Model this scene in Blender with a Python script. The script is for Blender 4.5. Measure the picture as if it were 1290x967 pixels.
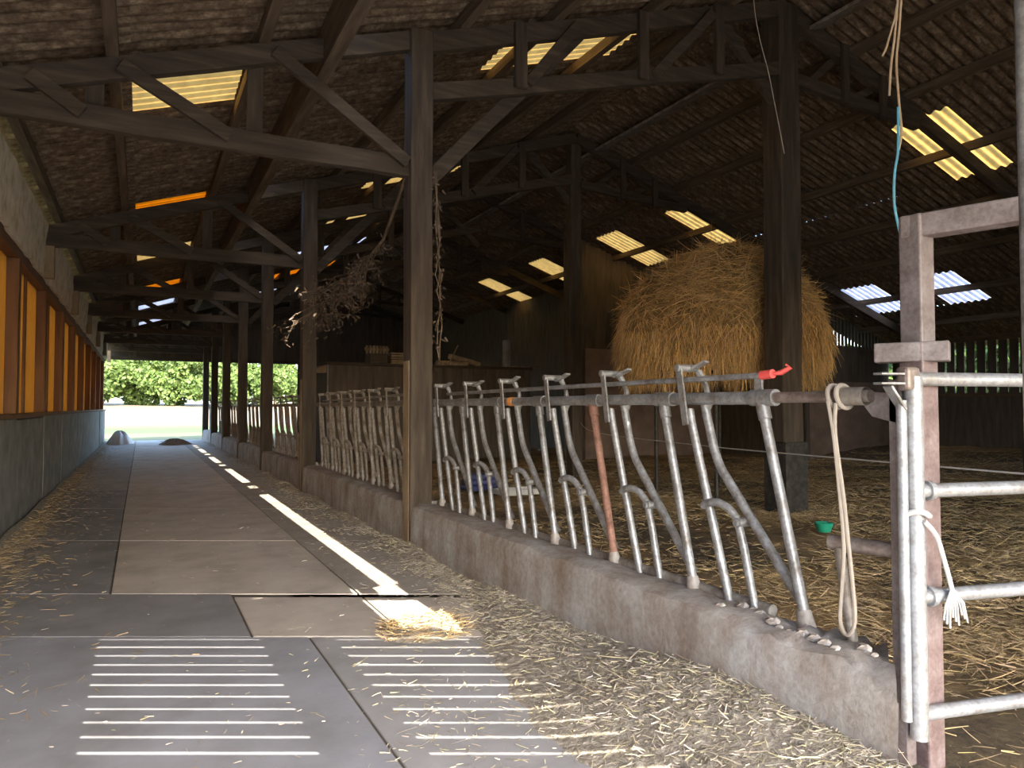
import bpy, math, random
import numpy as np
from mathutils import Vector, Matrix

for o in list(bpy.data.objects):
    bpy.data.objects.remove(o, do_unlink=True)
C = bpy.context.scene.collection
rnd = random.Random(7)
rng = np.random.default_rng(11)

# ------------------------------------------------------------------ camera
YAW = math.radians(27.4)
SY, CY = math.sin(YAW), math.cos(YAW)          # optical axis (SY, CY), right (CY, -SY)
cam_d = bpy.data.cameras.new('camera')
cam = bpy.data.objects.new('camera', cam_d); C.objects.link(cam)
cam_d.sensor_width = 36.0
cam_d.lens = 900.0 / 1290.0 * 36.0
cam_d.clip_start = 0.05; cam_d.clip_end = 600
cam.location = (0, 0, 1.5)
cam.rotation_euler = (math.radians(90 + 1.88), 0, -YAW)
bpy.context.scene.camera = cam

# ------------------------------------------------------------------ world, sun, exposure
w = bpy.data.worlds.new('sky'); bpy.context.scene.world = w
w.use_nodes = True
nt = w.node_tree
bg = nt.nodes['Background']
sky = nt.nodes.new('ShaderNodeTexSky')
sky.sky_type = 'NISHITA'; sky.sun_disc = False
sky.sun_elevation = math.radians(35); sky.sun_rotation = math.radians(180)
sky.air_density = 1.0; sky.dust_density = 2.0; sky.ozone_density = 1.0
nt.links.new(sky.outputs[0], bg.inputs[0])
bg.inputs[1].default_value = 0.36
sun_d = bpy.data.lights.new('sun', 'SUN')
sun_d.energy = 6.0; sun_d.angle = math.radians(0.12); sun_d.color = (1.0, 0.90, 0.74)
sun = bpy.data.objects.new('sun', sun_d); C.objects.link(sun)
sun.rotation_euler = (math.radians(55), 0, 0); sun.location = (0, -30, 30)
vs = bpy.context.scene.view_settings
vs.view_transform = 'Standard'; vs.look = 'None'; vs.gamma = 1.0; vs.use_curve_mapping = False
vs.exposure = 2.15

# ------------------------------------------------------------------ helpers
class MB:
    def __init__(s): s.v = []; s.f = []
    def box(s, a, b):
        (x0,y0,z0),(x1,y1,z1) = a, b
        n = len(s.v)
        s.v += [(x0,y0,z0),(x1,y0,z0),(x1,y1,z0),(x0,y1,z0),(x0,y0,z1),(x1,y0,z1),(x1,y1,z1),(x0,y1,z1)]
        s.f += [(n,n+3,n+2,n+1),(n+4,n+5,n+6,n+7),(n,n+1,n+5,n+4),(n+1,n+2,n+6,n+5),(n+2,n+3,n+7,n+6),(n+3,n,n+4,n+7)]
        return s
    def hexa(s, p):
        n = len(s.v); s.v += [tuple(q) for q in p]
        s.f += [(n,n+3,n+2,n+1),(n+4,n+5,n+6,n+7),(n,n+1,n+5,n+4),(n+1,n+2,n+6,n+5),(n+2,n+3,n+7,n+6),(n+3,n,n+4,n+7)]
        return s
    def beam(s, p0, p1, wd, ht, up=(0,0,1), segs=1, wob=0.0):
        p0, p1 = Vector(p0), Vector(p1); d = (p1-p0).normalized()
        u = Vector(up)
        if abs(d.dot(u)) > .95: u = Vector((0,1,0))
        sd = d.cross(u).normalized(); u = sd.cross(d).normalized()
        n = len(s.v)
        for i in range(segs+1):
            q = p0.lerp(p1, i/segs)
            if wob and 0 < i < segs:
                q = q + sd*rnd.uniform(-wob, wob) + u*rnd.uniform(-wob, wob)
            for a, b in ((-1,-1),(1,-1),(1,1),(-1,1)):
                s.v.append(tuple(q + sd*a*wd/2 + u*b*ht/2))
        for i in range(segs):
            b = n + 4*i
            for k in range(4):
                s.f.append((b+k, b+(k+1)%4, b+4+(k+1)%4, b+4+k))
        s.f.append((n+3,n+2,n+1,n)); e = n+4*segs; s.f.append((e,e+1,e+2,e+3))
        return s
    def tube(s, pts, r, n=10, cap=True, closed=False):
        pts = [Vector(p) for p in pts]
        rs = r if isinstance(r, (list, tuple)) else [r]*len(pts)
        m = len(pts); base = len(s.v); nrm = None
        for i, p in enumerate(pts):
            a = pts[max(i-1,0)]; b = pts[min(i+1,m-1)]
            if closed: a = pts[(i-1)%m]; b = pts[(i+1)%m]
            t = (b-a).normalized()
            if nrm is None:
                nrm = t.orthogonal().normalized()
            nrm = (nrm - t*nrm.dot(t)).normalized()
            bn = t.cross(nrm)
            for k in range(n):
                an = 2*math.pi*k/n
                s.v.append(tuple(p + (nrm*math.cos(an)+bn*math.sin(an))*rs[i]))
        for i in range(m if closed else m-1):
            a = base+i*n; b = base+((i+1)%m)*n
            for k in range(n):
                s.f.append((a+k, a+(k+1)%n, b+(k+1)%n, b+k))
        if cap and not closed:
            s.f.append(tuple(base+k for k in reversed(range(n))))
            s.f.append(tuple(base+(m-1)*n+k for k in range(n)))
        return s
    def mesh(s, name, mat, smooth=False):
        me = bpy.data.meshes.new(name)
        me.from_pydata(s.v, [], s.f); me.update()
        if mat: me.materials.append(mat)
        if smooth:
            me.polygons.foreach_set('use_smooth', [True]*len(me.polygons))
            me.set_sharp_from_angle(angle=math.radians(40))
        return me
    def build(s, name, mat, parent=None, smooth=False, bevel=0, loc=None):
        o = link(name, s.mesh(name, mat, smooth), parent)
        if loc: o.location = loc
        if bevel:
            b = o.modifiers.new('bevel', 'BEVEL'); b.width = bevel; b.segments = 2; b.limit_method = 'ANGLE'
        return o

def link(name, me, parent=None, loc=None):
    o = bpy.data.objects.new(name, me); C.objects.link(o)
    if parent: o.parent = parent
    if loc: o.location = loc
    return o
def thing(name, label, cat, loc=(0,0,0), group=None):
    o = bpy.data.objects.new(name, None); C.objects.link(o); o.location = loc
    o.empty_display_size = 0.1
    return tag(o, label, cat, group)
def tag(o, label=None, cat=None, group=None, kind=None):
    if label: o['label'] = label
    if cat: o['category'] = cat
    if group: o['group'] = group
    if kind: o['kind'] = kind
    return o
def struct(o, label=None):
    o['kind'] = 'structure'
    if label: o['label'] = label
    return o
def at(px, py, D):                     # a point of the place from its bearing and its distance
    L = (px-645)/900*D
    return Vector((SY*D+CY*L, CY*D-SY*L, 1.5+(513-py)/900*D))
def XD(X, D, z=0):                     # a point by cross position X and distance D along the view
    return Vector((X, (D-SY*X)/CY, z))
ORD = ['first','second','third','fourth','fifth','sixth','seventh','eighth','ninth','tenth','eleventh','twelfth']

# ------------------------------------------------------------------ materials
def new_mat(name):
    m = bpy.data.materials.new(name); m.use_nodes = True
    t = m.node_tree
    return m, t, t.nodes['Principled BSDF']
def N(t, kind, **kw):
    n = t.nodes.new(kind)
    for k, v in kw.items():
        if k.startswith('i_'): n.inputs[k[2:].replace('_',' ')].default_value = v
        else: setattr(n, k, v)
    return n
def ramp(t, fac, stops):
    r = N(t, 'ShaderNodeValToRGB')
    el = r.color_ramp.elements
    while len(el) < len(stops): el.new(0.5)
    for e, (p, c) in zip(el, stops):
        e.position = p; e.color = (*c, 1)
    t.links.new(fac, r.inputs[0]); return r
def coords(t, scale=(1,1,1), src='Object'):
    tc = N(t, 'ShaderNodeTexCoord'); mp = N(t, 'ShaderNodeMapping')
    mp.inputs['Scale'].default_value = scale
    t.links.new(tc.outputs[src], mp.inputs[0]); return mp.outputs[0]
def noise(t, vec, scale, detail=6, rough=0.6):
    n = N(t, 'ShaderNodeTexNoise'); n.inputs['Scale'].default_value = scale
    n.inputs['Detail'].default_value = detail; n.inputs['Roughness'].default_value = rough
    t.links.new(vec, n.inputs['Vector']); return n.outputs['Fac']
def bump(t, b, h, strength, dist=0.01):
    n = N(t, 'ShaderNodeBump'); n.inputs['Strength'].default_value = strength
    n.inputs['Distance'].default_value = dist
    t.links.new(h, n.inputs['Height']); t.links.new(n.outputs[0], b.inputs['Normal'])
def mixc(t, fac, a, b, mode='MIX'):
    n = N(t, 'ShaderNodeMix', data_type='RGBA', blend_type=mode)
    for s, v in ((n.inputs[0], fac), (n.inputs[6], a), (n.inputs[7], b)):
        if isinstance(v, (int, float)): s.default_value = v
        elif isinstance(v, tuple): s.default_value = (*v, 1)
        else: t.links.new(v, s)
    return n.outputs[2]
def basic(name, stops, scale=(6,6,6), nscale=1.0, rough=0.8, metal=0.0, bmp=0.3, dist=0.01, objcol=False):
    m, t, b = new_mat(name)
    v = coords(t, scale)
    f = noise(t, v, nscale)
    r = ramp(t, f, stops)
    out = r.outputs[0]
    if objcol:
        oi = N(t, 'ShaderNodeObjectInfo')
        out = mixc(t, 1.0, out, oi.outputs['Color'], 'MULTIPLY')
    t.links.new(out, b.inputs['Base Color'])
    b.inputs['Roughness'].default_value = rough; b.inputs['Metallic'].default_value = metal
    if bmp: bump(t, b, f, bmp, dist)
    return m
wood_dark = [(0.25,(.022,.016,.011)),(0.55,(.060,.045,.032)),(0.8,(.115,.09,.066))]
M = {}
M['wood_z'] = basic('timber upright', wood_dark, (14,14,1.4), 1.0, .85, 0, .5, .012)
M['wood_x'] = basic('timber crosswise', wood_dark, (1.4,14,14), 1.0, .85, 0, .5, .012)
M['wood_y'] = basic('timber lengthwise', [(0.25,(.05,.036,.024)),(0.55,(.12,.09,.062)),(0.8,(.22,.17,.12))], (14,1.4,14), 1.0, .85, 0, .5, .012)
M['wood_pale'] = basic('pale sawn timber', [(0.3,(.16,.12,.075)),(0.7,(.34,.26,.17))], (6,6,3), 1.0, .8, 0, .3, .006)
M['wood_brown'] = basic('brown planed timber', [(0.3,(.10,.045,.018)),(0.7,(.20,.10,.045))], (12,12,1.2), 1.0, .75, 0, .3, .006)
M['board'] = basic('weathered boards', [(0.3,(.05,.042,.034)),(0.7,(.12,.10,.082))], (9,9,1.1), 1.0, .85, 0, .4, .006)
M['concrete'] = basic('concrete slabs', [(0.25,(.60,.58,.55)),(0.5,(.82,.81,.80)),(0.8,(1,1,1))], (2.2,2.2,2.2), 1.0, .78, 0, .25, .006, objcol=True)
M['joint'] = basic('joint dirt', [(0.3,(.05,.042,.032)),(0.7,(.10,.085,.065))], (8,8,8), 1, .95)
M['kerb'] = None
m, t, b = new_mat('stained kerb concrete'); M['kerb'] = m
v = coords(t, (1,1,1)); f1 = noise(t, v, 2.2, 8, .65); f2 = noise(t, v, 26, 6, .7)
f3 = noise(t, coords(t, (3,3,.5)), 2.0, 4, .6)
r1 = ramp(t, f1, [(0.3,(.23,.185,.155)),(0.5,(.34,.315,.295)),(0.72,(.45,.45,.46))])
r2 = ramp(t, f2, [(0.35,(.74,.72,.70)),(0.6,(1,1,1))])
r3 = ramp(t, f3, [(0.35,(.72,.62,.55)),(0.6,(1,1,1))])
c1 = mixc(t, 1.0, r1.outputs[0], r2.outputs[0], 'MULTIPLY')
c1 = mixc(t, .8, c1, r3.outputs[0], 'MULTIPLY')
t.links.new(c1, b.inputs['Base Color']); b.inputs['Roughness'].default_value = .85
bump(t, b, f2, .6, .012)
M['wall_concrete'] = basic('grey wall concrete', [(0.3,(.13,.135,.14)),(0.6,(.24,.245,.25)),(0.8,(.34,.34,.34))], (3,3,3), 1, .8, 0, .3, .006)
M['wall_brown'] = basic('brown rendered wall', [(0.3,(.16,.115,.095)),(0.7,(.27,.20,.17))], (2,2,2), 1, .9, 0, .3, .006)
M['lime'] = basic('limewashed fascia', [(0.3,(.45,.40,.31)),(0.5,(.70,.65,.54)),(0.75,(.85,.81,.73))], (5,5,5), 1, .9, 0, .7, .02)
# galvanised, rusty, worn
def metal(name, a, bcol, c, rough, met, sc=9):
    m, t, b = new_mat(name)
    v = coords(t, (1,1,1)); f = noise(t, v, sc, 8, .65); g = noise(t, v, sc*6, 4, .6)
    r = ramp(t, f, [(0.32,a),(0.5,bcol),(0.7,c)])
    rr = ramp(t, g, [(0.3,(.7,.68,.66)),(0.6,(1,1,1))])
    t.links.new(mixc(t, 1.0, r.outputs[0], rr.outputs[0], 'MULTIPLY'), b.inputs['Base Color'])
    b.inputs['Roughness'].default_value = rough; b.inputs['Metallic'].default_value = met
    bump(t, b, g, .25, .003); return m
M['galv'] = metal('galvanised steel', (.15,.13,.115), (.29,.29,.295), (.43,.45,.48), .42, .45)
M['galv_dirty'] = metal('dirty galvanised steel', (.15,.115,.085), (.29,.26,.23), (.44,.43,.42), .55, .3, 6)
M['galv_bright'] = metal('bright galvanised steel', (.25,.235,.22), (.37,.385,.41), (.46,.49,.54), .4, .45)
M['paint_steel'] = metal('purple grey painted steel', (.11,.085,.082), (.17,.142,.142), (.24,.21,.215), .6, .1)
M['rust'] = metal('rusty steel', (.16,.075,.05), (.27,.14,.10), (.36,.20,.15), .7, .1)
M['column_steel'] = metal('faded red brown steel', (.12,.08,.078), (.18,.13,.128), (.25,.205,.205), .6, .1)
M['dark_steel'] = metal('dark steel', (.02,.018,.016), (.05,.045,.04), (.09,.08,.07), .6, .4)
M['pipe_brown'] = metal('brown worn pipe', (.13,.095,.08), (.22,.175,.155), (.33,.29,.27), .5, .35)
def plain(name, col, rough=.6):
    return basic(name, [(0.3, tuple(x*.8 for x in col)), (0.7, col)], (20,20,20), 1, rough, 0, .1, .002)
M['red'] = plain('red plastic', (.75,.10,.09), .4)
M['yellow'] = plain('yellow plastic', (.95,.55,.03), .4)
M['orange_tape'] = plain('orange tape', (.85,.33,.08), .5)
M['rope'] = plain('hemp rope', (.36,.31,.26), .9)
M['rope_white'] = plain('frayed white rope', (.52,.52,.52), .9)
M['rope_tan'] = plain('tan baler twine', (.50,.36,.22), .9)
M['rope_blue'] = plain('blue baler twine', (.13,.42,.58), .7)
M['green'] = plain('green plastic', (.02,.33,.20), .5)
M['white'] = plain('white plastic', (.55,.55,.54), .5)
M['navy'] = plain('navy plastic', (.05,.06,.18), .5)
M['wire'] = plain('fence wire', (.62,.60,.56), .5)
M['bark'] = basic('bark', [(0.3,(.06,.04,.025)),(0.7,(.20,.15,.10))], (9,9,2), 1, .9, 0, .6, .02)
M['log'] = basic('pale log bark', [(0.3,(.22,.16,.10)),(0.7,(.46,.36,.25))], (9,2,9), 1, .9, 0, .6, .02)
M['manure'] = None
# roof sheets
m, t, b = new_mat('fibre cement sheet'); M['sheet'] = m
v = coords(t, (1,1,1)); f = noise(t, coords(t, (1.2,5,1)), 2.5, 8, .7); g = noise(t, v, 14, 6, .7)
r = ramp(t, f, [(0.34,(.075,.05,.033)),(0.52,(.18,.135,.092)),(0.68,(.38,.31,.23))])
rr = ramp(t, g, [(0.35,(.42,.36,.30)),(0.6,(1,1,1))])
t.links.new(mixc(t, 1.0, r.outputs[0], rr.outputs[0], 'MULTIPLY'), b.inputs['Base Color'])
b.inputs['Roughness'].default_value = .9; bump(t, b, g, .6, .01)
def translucent(name, col, dif, frac):
    m, t, b = new_mat(name)
    v = coords(t, (1,1,1)); f = noise(t, v, 5, 6, .7)
    r = ramp(t, f, [(0.3, tuple(x*.72 for x in col)), (0.65, col)])
    tr = N(t, 'ShaderNodeBsdfTranslucent'); t.links.new(r.outputs[0], tr.inputs[0])
    di = N(t, 'ShaderNodeBsdfDiffuse'); di.inputs[0].default_value = (*dif, 1)
    mx = N(t, 'ShaderNodeMixShader'); mx.inputs[0].default_value = frac
    t.links.new(di.outputs[0], mx.inputs[1]); t.links.new(tr.outputs[0], mx.inputs[2])
    t.links.new(mx.outputs[0], t.nodes['Material Output'].inputs[0]); return m
M['skylight'] = translucent('yellowed translucent sheet', (.62,.47,.24), (.3,.25,.15), .8)
M['skylight_white'] = translucent('white translucent sheet', (.62,.62,.66), (.4,.4,.4), .8)
M['skylight_orange'] = translucent('orange translucent sheet', (.62,.30,.035), (.3,.14,.03), .8)
M['orange_pane'] = translucent('orange translucent pane', (.62,.36,.11), (.5,.29,.10), .5)
# straw
def strawmat(name, base):
    m, t, b = new_mat(name)
    a = N(t, 'ShaderNodeVertexColor'); a.layer_name = 'tone'
    t.links.new(mixc(t, 1.0, base, a.outputs[0], 'MULTIPLY'), b.inputs['Base Color'])
    b.inputs['Roughness'].default_value = .7; return m
M['straw'] = strawmat('straw', (.60,.445,.235))
M['straw_dull'] = strawmat('dull straw', (.44,.395,.30))
M['hay'] = strawmat('hay', (.68,.45,.19))
M['leaf_dry'] = strawmat('dry leaves', (.085,.06,.042))
m, t, b = new_mat('bedding'); M['bedding'] = m
f = noise(t, coords(t), 9, 8, .75); g = noise(t, coords(t), .45, 3, .5); h = noise(t, coords(t), 60, 3, .7)
r1 = ramp(t, f, [(0.35,(.035,.026,.015)),(0.6,(.13,.095,.05))]); r2 = ramp(t, f, [(0.3,(.14,.085,.038)),(0.65,(.38,.255,.115))])
gg = ramp(t, g, [(0.4,(0,0,0)),(0.6,(1,1,1))])
t.links.new(mixc(t, gg.outputs[0], r1.outputs[0], r2.outputs[0]), b.inputs['Base Color'])
b.inputs['Roughness'].default_value = .95; bump(t, b, f, 1.0, .04)
M['hay_core'] = basic('hay core', [(0.3,(.13,.08,.03)),(0.7,(.38,.25,.10))], (14,14,5), 1, .95, 0, 1.0, .05)
M['chaff'] = basic('chaff litter', [(0.3,(.15,.13,.105)),(0.55,(.29,.26,.215)),(0.75,(.45,.42,.36))], (22,22,22), 1, .95, 0, 1.0, .03)
# outdoors
m, t, b = new_mat('meadow and stubble'); M['land'] = m
tc = N(t, 'ShaderNodeTexCoord'); sp = N(t, 'ShaderNodeSeparateXYZ'); t.links.new(tc.outputs['Object'], sp.inputs[0])
f = noise(t, coords(t, (.4,.4,.4)), 1, 6, .6)
ad = N(t, 'ShaderNodeMath', operation='MULTIPLY_ADD'); ad.inputs[1].default_value = 8; t.links.new(f, ad.inputs[0]); t.links.new(sp.outputs[1], ad.inputs[2])
mr = N(t, 'ShaderNodeMapRange'); mr.inputs[1].default_value = 30; mr.inputs[2].default_value = 130
t.links.new(ad.outputs[0], mr.inputs[0])
r = ramp(t, mr.outputs[0], [(0.0,(.105,.11,.035)),(0.22,(.11,.115,.04)),(0.27,(.045,.085,.013)),(0.36,(.05,.09,.015)),(0.42,(.125,.098,.055)),(1.0,(.13,.10,.06))])
t.links.new(r.outputs[0], b.inputs['Base Color']); b.inputs['Roughness'].default_value = .95
def leafmat(name, col, tr=.45):
    m, t, b = new_mat(name)
    a = N(t, 'ShaderNodeVertexColor'); a.layer_name = 'tone'
    c = mixc(t, 1.0, col, a.outputs[0], 'MULTIPLY')
    t.links.new(c, b.inputs['Base Color']); b.inputs['Roughness'].default_value = .7
    tl = N(t, 'ShaderNodeBsdfTranslucent'); t.links.new(c, tl.inputs[0])
    mx = N(t, 'ShaderNodeMixShader'); mx.inputs[0].default_value = tr
    t.links.new(b.outputs[0], mx.inputs[1]); t.links.new(tl.outputs[0], mx.inputs[2])
    t.links.new(mx.outputs[0], t.nodes['Material Output'].inputs[0]); return m
M['leaf'] = leafmat('green leaves', (.115,.185,.05))

# blades: thin bent strips as one mesh
def blades(name, pos, dirs, length, width, mat, parent=None, droop=0.0, tone=(.6,1.25)):
    n = len(pos); pos = np.asarray(pos, float); dirs = np.asarray(dirs, float)
    dirs /= np.linalg.norm(dirs, axis=1)[:,None]+1e-9
    L = np.broadcast_to(length, (n,)); W = np.broadcast_to(width, (n,))
    rv = rng.normal(size=(n,3)); side = np.cross(dirs, rv); side /= np.linalg.norm(side, axis=1)[:,None]+1e-9
    bend = rng.normal(size=(n,3))*.12; bend[:,2] -= droop
    p0 = pos; p1 = pos+dirs*L[:,None]*.5+bend*L[:,None]*.4; p2 = pos+dirs*L[:,None]+bend*L[:,None]*1.2
    V = np.empty((n,6,3)); s = side*W[:,None]/2
    V[:,0]=p0-s; V[:,1]=p0+s; V[:,2]=p1-s; V[:,3]=p1+s; V[:,4]=p2-s*.5; V[:,5]=p2+s*.5
    idx = np.arange(n)[:,None]*6
    F = np.concatenate([idx+np.array([0,1,3,2]), idx+np.array([2,3,5,4])], 1).reshape(-1)
    me = bpy.data.meshes.new(name)
    me.vertices.add(n*6); me.vertices.foreach_set('co', V.reshape(-1))
    me.loops.add(n*8); me.loops.foreach_set('vertex_index', F.astype(np.int32))
    me.polygons.add(n*2); me.polygons.foreach_set('loop_start', np.arange(n*2, dtype=np.int32)*4)
    me.update(calc_edges=True)
    ca = me.color_attributes.new('tone', 'FLOAT_COLOR', 'POINT')
    k = rng.uniform(tone[0], tone[1], n); col = np.ones((n,6,4)); col[:,:,0]=k[:,None]; col[:,:,1]=(k*rng.uniform(.93,1.04,n))[:,None]; col[:,:,2]=(k*rng.uniform(.75,1.2,n))[:,None]
    ca.data.foreach_set('color', col.reshape(-1))
    me.materials.append(mat)
    return link(name, me, parent)
def flat_dirs(n, lift=.25):
    a = rng.uniform(0, 2*math.pi, n)
    return np.stack([np.cos(a), np.sin(a), rng.uniform(-.05, lift, n)], 1)
def grid_mesh(name, xs, ys, zf, mat, smooth=True):
    v = [(x, y, zf(x, y)) for y in ys for x in xs]; nx = len(xs)
    f = [(j*nx+i, j*nx+i+1, (j+1)*nx+i+1, (j+1)*nx+i) for j in range(len(ys)-1) for i in range(nx-1)]
    me = bpy.data.meshes.new(name); me.from_pydata(v, [], f); me.update()
    me.materials.append(mat)
    if smooth: me.polygons.foreach_set('use_smooth', [True]*len(me.polygons))
    return me
def wav(x, y, s=1.0):
    return (math.sin(x*1.7*s+y*.9*s)+math.sin(y*2.3*s-x*1.1*s+1.3)+math.sin(x*4.1*s+2.0)*.5+math.sin(y*5.3*s+x*2.7*s)*.5)/3

# ================================================================== SETTING
XL, XK, XB, XR = -1.4, 2.55, 2.83, 21.0       # left wall, kerb face, barrier line, right wall
RIDGE = 8.4
def roof(X): return 4.5+.33*(X+1.4) if X <= RIDGE else 7.734-.334*(X-RIDGE)
T = [7.35, 13.1, 17.9, 22.5, 27.1, 31.7, 36.2]
YE = 36.6

# land outside
def land_z(x, y):
    z = -.16
    if y > 60: z += (y-60)*.027
    if y > 150: z -= (y-150)*.027
    return z
g = link('ground', grid_mesh('ground', [-160+16*i for i in range(21)], [-60+6*i for i in range(45)], land_z, M['land']))
struct(g, 'meadow and pale stubble field beyond the barn')

yd = MB().hexa([(-14,-26,-.2),(26,-26,-.2),(26,-6.2,-.2),(-14,-6.2,-.2),(-14,-26,-.12),(26,-26,-.12),(26,-6.2,-.12),(-14,-6.2,-.12)]).build('floor', M['concrete'])  # added slab, unseen
yd.color = (.36,.36,.37,1); struct(yd, 'grey concrete slab added before the open front for bounce light')  # unseen slab, added for its pale neutral bounce
# aisle floor: skewed concrete slabs over a dirt bed
bed = MB().hexa([(XL-.1,-6,-.16),(XK+.4,-6,-.16),(XK+.4,YE,-.16),(XL-.1,YE,-.16),(XL-.1,-6,-.012),(XK+.4,-6,-.012),(XK+.4,YE,-.012),(XL-.1,YE,-.012)])
floor = bed.build('floor', M['joint']); struct(floor, 'concrete feed passage floor')
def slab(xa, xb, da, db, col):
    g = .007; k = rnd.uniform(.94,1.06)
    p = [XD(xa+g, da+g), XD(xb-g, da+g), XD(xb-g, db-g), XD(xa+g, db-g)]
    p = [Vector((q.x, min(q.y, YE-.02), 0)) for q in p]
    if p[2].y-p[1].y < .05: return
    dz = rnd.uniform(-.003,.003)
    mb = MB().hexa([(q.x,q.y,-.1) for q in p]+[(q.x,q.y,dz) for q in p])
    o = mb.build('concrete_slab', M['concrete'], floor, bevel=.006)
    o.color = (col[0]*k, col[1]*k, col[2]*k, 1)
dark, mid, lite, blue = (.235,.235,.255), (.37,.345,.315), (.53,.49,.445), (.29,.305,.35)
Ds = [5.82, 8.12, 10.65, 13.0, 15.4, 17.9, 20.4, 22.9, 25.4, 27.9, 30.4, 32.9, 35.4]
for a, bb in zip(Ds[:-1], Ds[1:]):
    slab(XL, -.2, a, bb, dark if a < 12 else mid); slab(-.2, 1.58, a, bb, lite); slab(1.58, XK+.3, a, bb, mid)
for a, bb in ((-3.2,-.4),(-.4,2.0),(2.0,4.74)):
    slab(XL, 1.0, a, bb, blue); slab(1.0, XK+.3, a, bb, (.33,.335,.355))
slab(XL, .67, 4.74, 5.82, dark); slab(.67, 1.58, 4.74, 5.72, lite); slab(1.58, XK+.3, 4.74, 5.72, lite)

# pen floor
def pen_z(x, y):
    e = min(1.0, max(0, (x-2.95)/1.2))
    return -.03+.07*wav(x,y)*e+.03*wav(x*2.7,y*2.9)*e+(.0 if x < 17 else (x-17)*.10)
pen = link('floor', grid_mesh('pen floor', [2.9+.2*i for i in range(92)], [-9+.2*i for i in range(160)], pen_z, M['bedding']))
struct(pen, 'straw bedded pen floor')
penb = grid_mesh('rear passage floor', [2.9+.9*i for i in range(13)], [22.9+.7*i for i in range(21)], lambda x,y: -.04+.03*wav(x,y), M['bedding'])
struct(link('floor', penb), 'dark earth floor behind the inner room')

# roof sheets: every sheet is a piece of one of three roof slopes
def sheet_mesh(name, ln, slope, mat, wd=1.07):
    per = .175; seg = 8; n = int(wd/per*seg)
    nx = max(2, int(ln/1.2)+1); th = .007
    v = []; f = []
    for k in (0, 1):
        for i in range(nx+1):
            x = ln*i/nx
            for j in range(n+1):
                y = wd*j/n
                v.append((x, y, slope*x+.024*math.sin(2*math.pi*y/per)+k*th))
    w = n+1; o2 = (nx+1)*w
    for i in range(nx):
        for j in range(n):
            a = i*w+j
            f.append((a, a+1, a+w+1, a+w)); f.append((o2+a, o2+a+w, o2+a+w+1, o2+a+1))
    for j in range(n):
        a = j; f.append((a, o2+a, o2+a+1, a+1)); a = nx*w+j; f.append((a, a+1, o2+a+1, o2+a))
    for i in range(nx):
        a = i*w; f.append((a, a+w, o2+a+w, o2+a)); a = i*w+n; f.append((a, o2+a, o2+a+w, a+w))
    me = bpy.data.meshes.new(name); me.from_pydata(v, [], f); me.update(); me.materials.append(mat)
    me.polygons.foreach_set('use_smooth', [True]*len(me.polygons)); me.set_sharp_from_angle(angle=math.radians(50))
    return me
import bmesh
def clip_mesh(me, loc, name):
    bm = bmesh.new(); bm.from_mesh(me)
    co = Vector((SY*(-1.0), CY*(-1.0), 0))-Vector(loc)
    bmesh.ops.bisect_plane(bm, geom=bm.verts[:]+bm.edges[:]+bm.faces[:], plane_co=co, plane_no=(SY,CY,0), clear_inner=True)
    n = bpy.data.meshes.new(name); bm.to_mesh(n); bm.free(); return n
Y0 = -2.3; CW = 1.05
def lay_roof(label, rows, lights, yend):
    root = thing('ceiling', None, None); struct(root, label)
    for ri, (xa, xb, ymax) in enumerate(rows):
        sl = (roof(xb)-roof(xa))/(xb-xa)
        me = sheet_mesh('corrugated_sheet', xb-xa+.06, sl, M['sheet'])
        cache = {}
        jmin = int(math.floor(((-1.0-SY*xb)/CY-Y0)/CW))-1
        jmax = int((ymax-Y0)/CW)+1
        for j in range(jmin, jmax):
            y = Y0+CW*j
            if y+CW < (-1.0-SY*xb)/CY: continue
            kind = lights.get((ri, j))
            use = me
            if kind:
                if kind not in cache:
                    cache[kind] = me.copy(); cache[kind].materials.clear(); cache[kind].materials.append(M[kind])
                use = cache[kind]
            loc = (xa, y, roof(xa)+rnd.uniform(-.004,.004)+(.012 if ri%2 else 0))
            if y < (-1.0-SY*xa)/CY+.05: use = clip_mesh(use, loc, 'corrugated_sheet')
            if len(use.polygons) == 0: continue
            o = link('translucent_sheet' if kind else 'corrugated_sheet', use, root, loc)
            if kind == 'skylight_orange': o['label'] = 'orange translucent roof sheet'
            elif kind: o['label'] = 'translucent roof sheet letting daylight in'
    return root
cell = lambda y: int(round((y-Y0)/CW-.5))
ly = [8.72, 14.4, 18.6, 23.3, 27.9, 32.5]
lightsA = {(1, cell(y)): k for y, k in zip(ly, ['skylight','skylight_orange','skylight','skylight_orange','skylight_white','skylight_white'])}
lightsB = {(1, cell(y)): k for y, k in zip([8.72,14.6,19.5,23.5,27.8,32.3], ['skylight','skylight','skylight','skylight_white','skylight_orange','skylight_white'])}
lightsC = {(1, cell(y)): 'skylight' for y in [7.25,13.5,16.9,21.3,26.0]}
lightsC.update({(3, cell(10.6)): 'skylight_white', (3, cell(12.7)): 'skylight_white'})
lay_roof('corrugated roof slope over the feed passage', [(-1.78,-.2,YE),(-.2,.95,YE),(.95,1.75,YE)], lightsA, YE)
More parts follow.
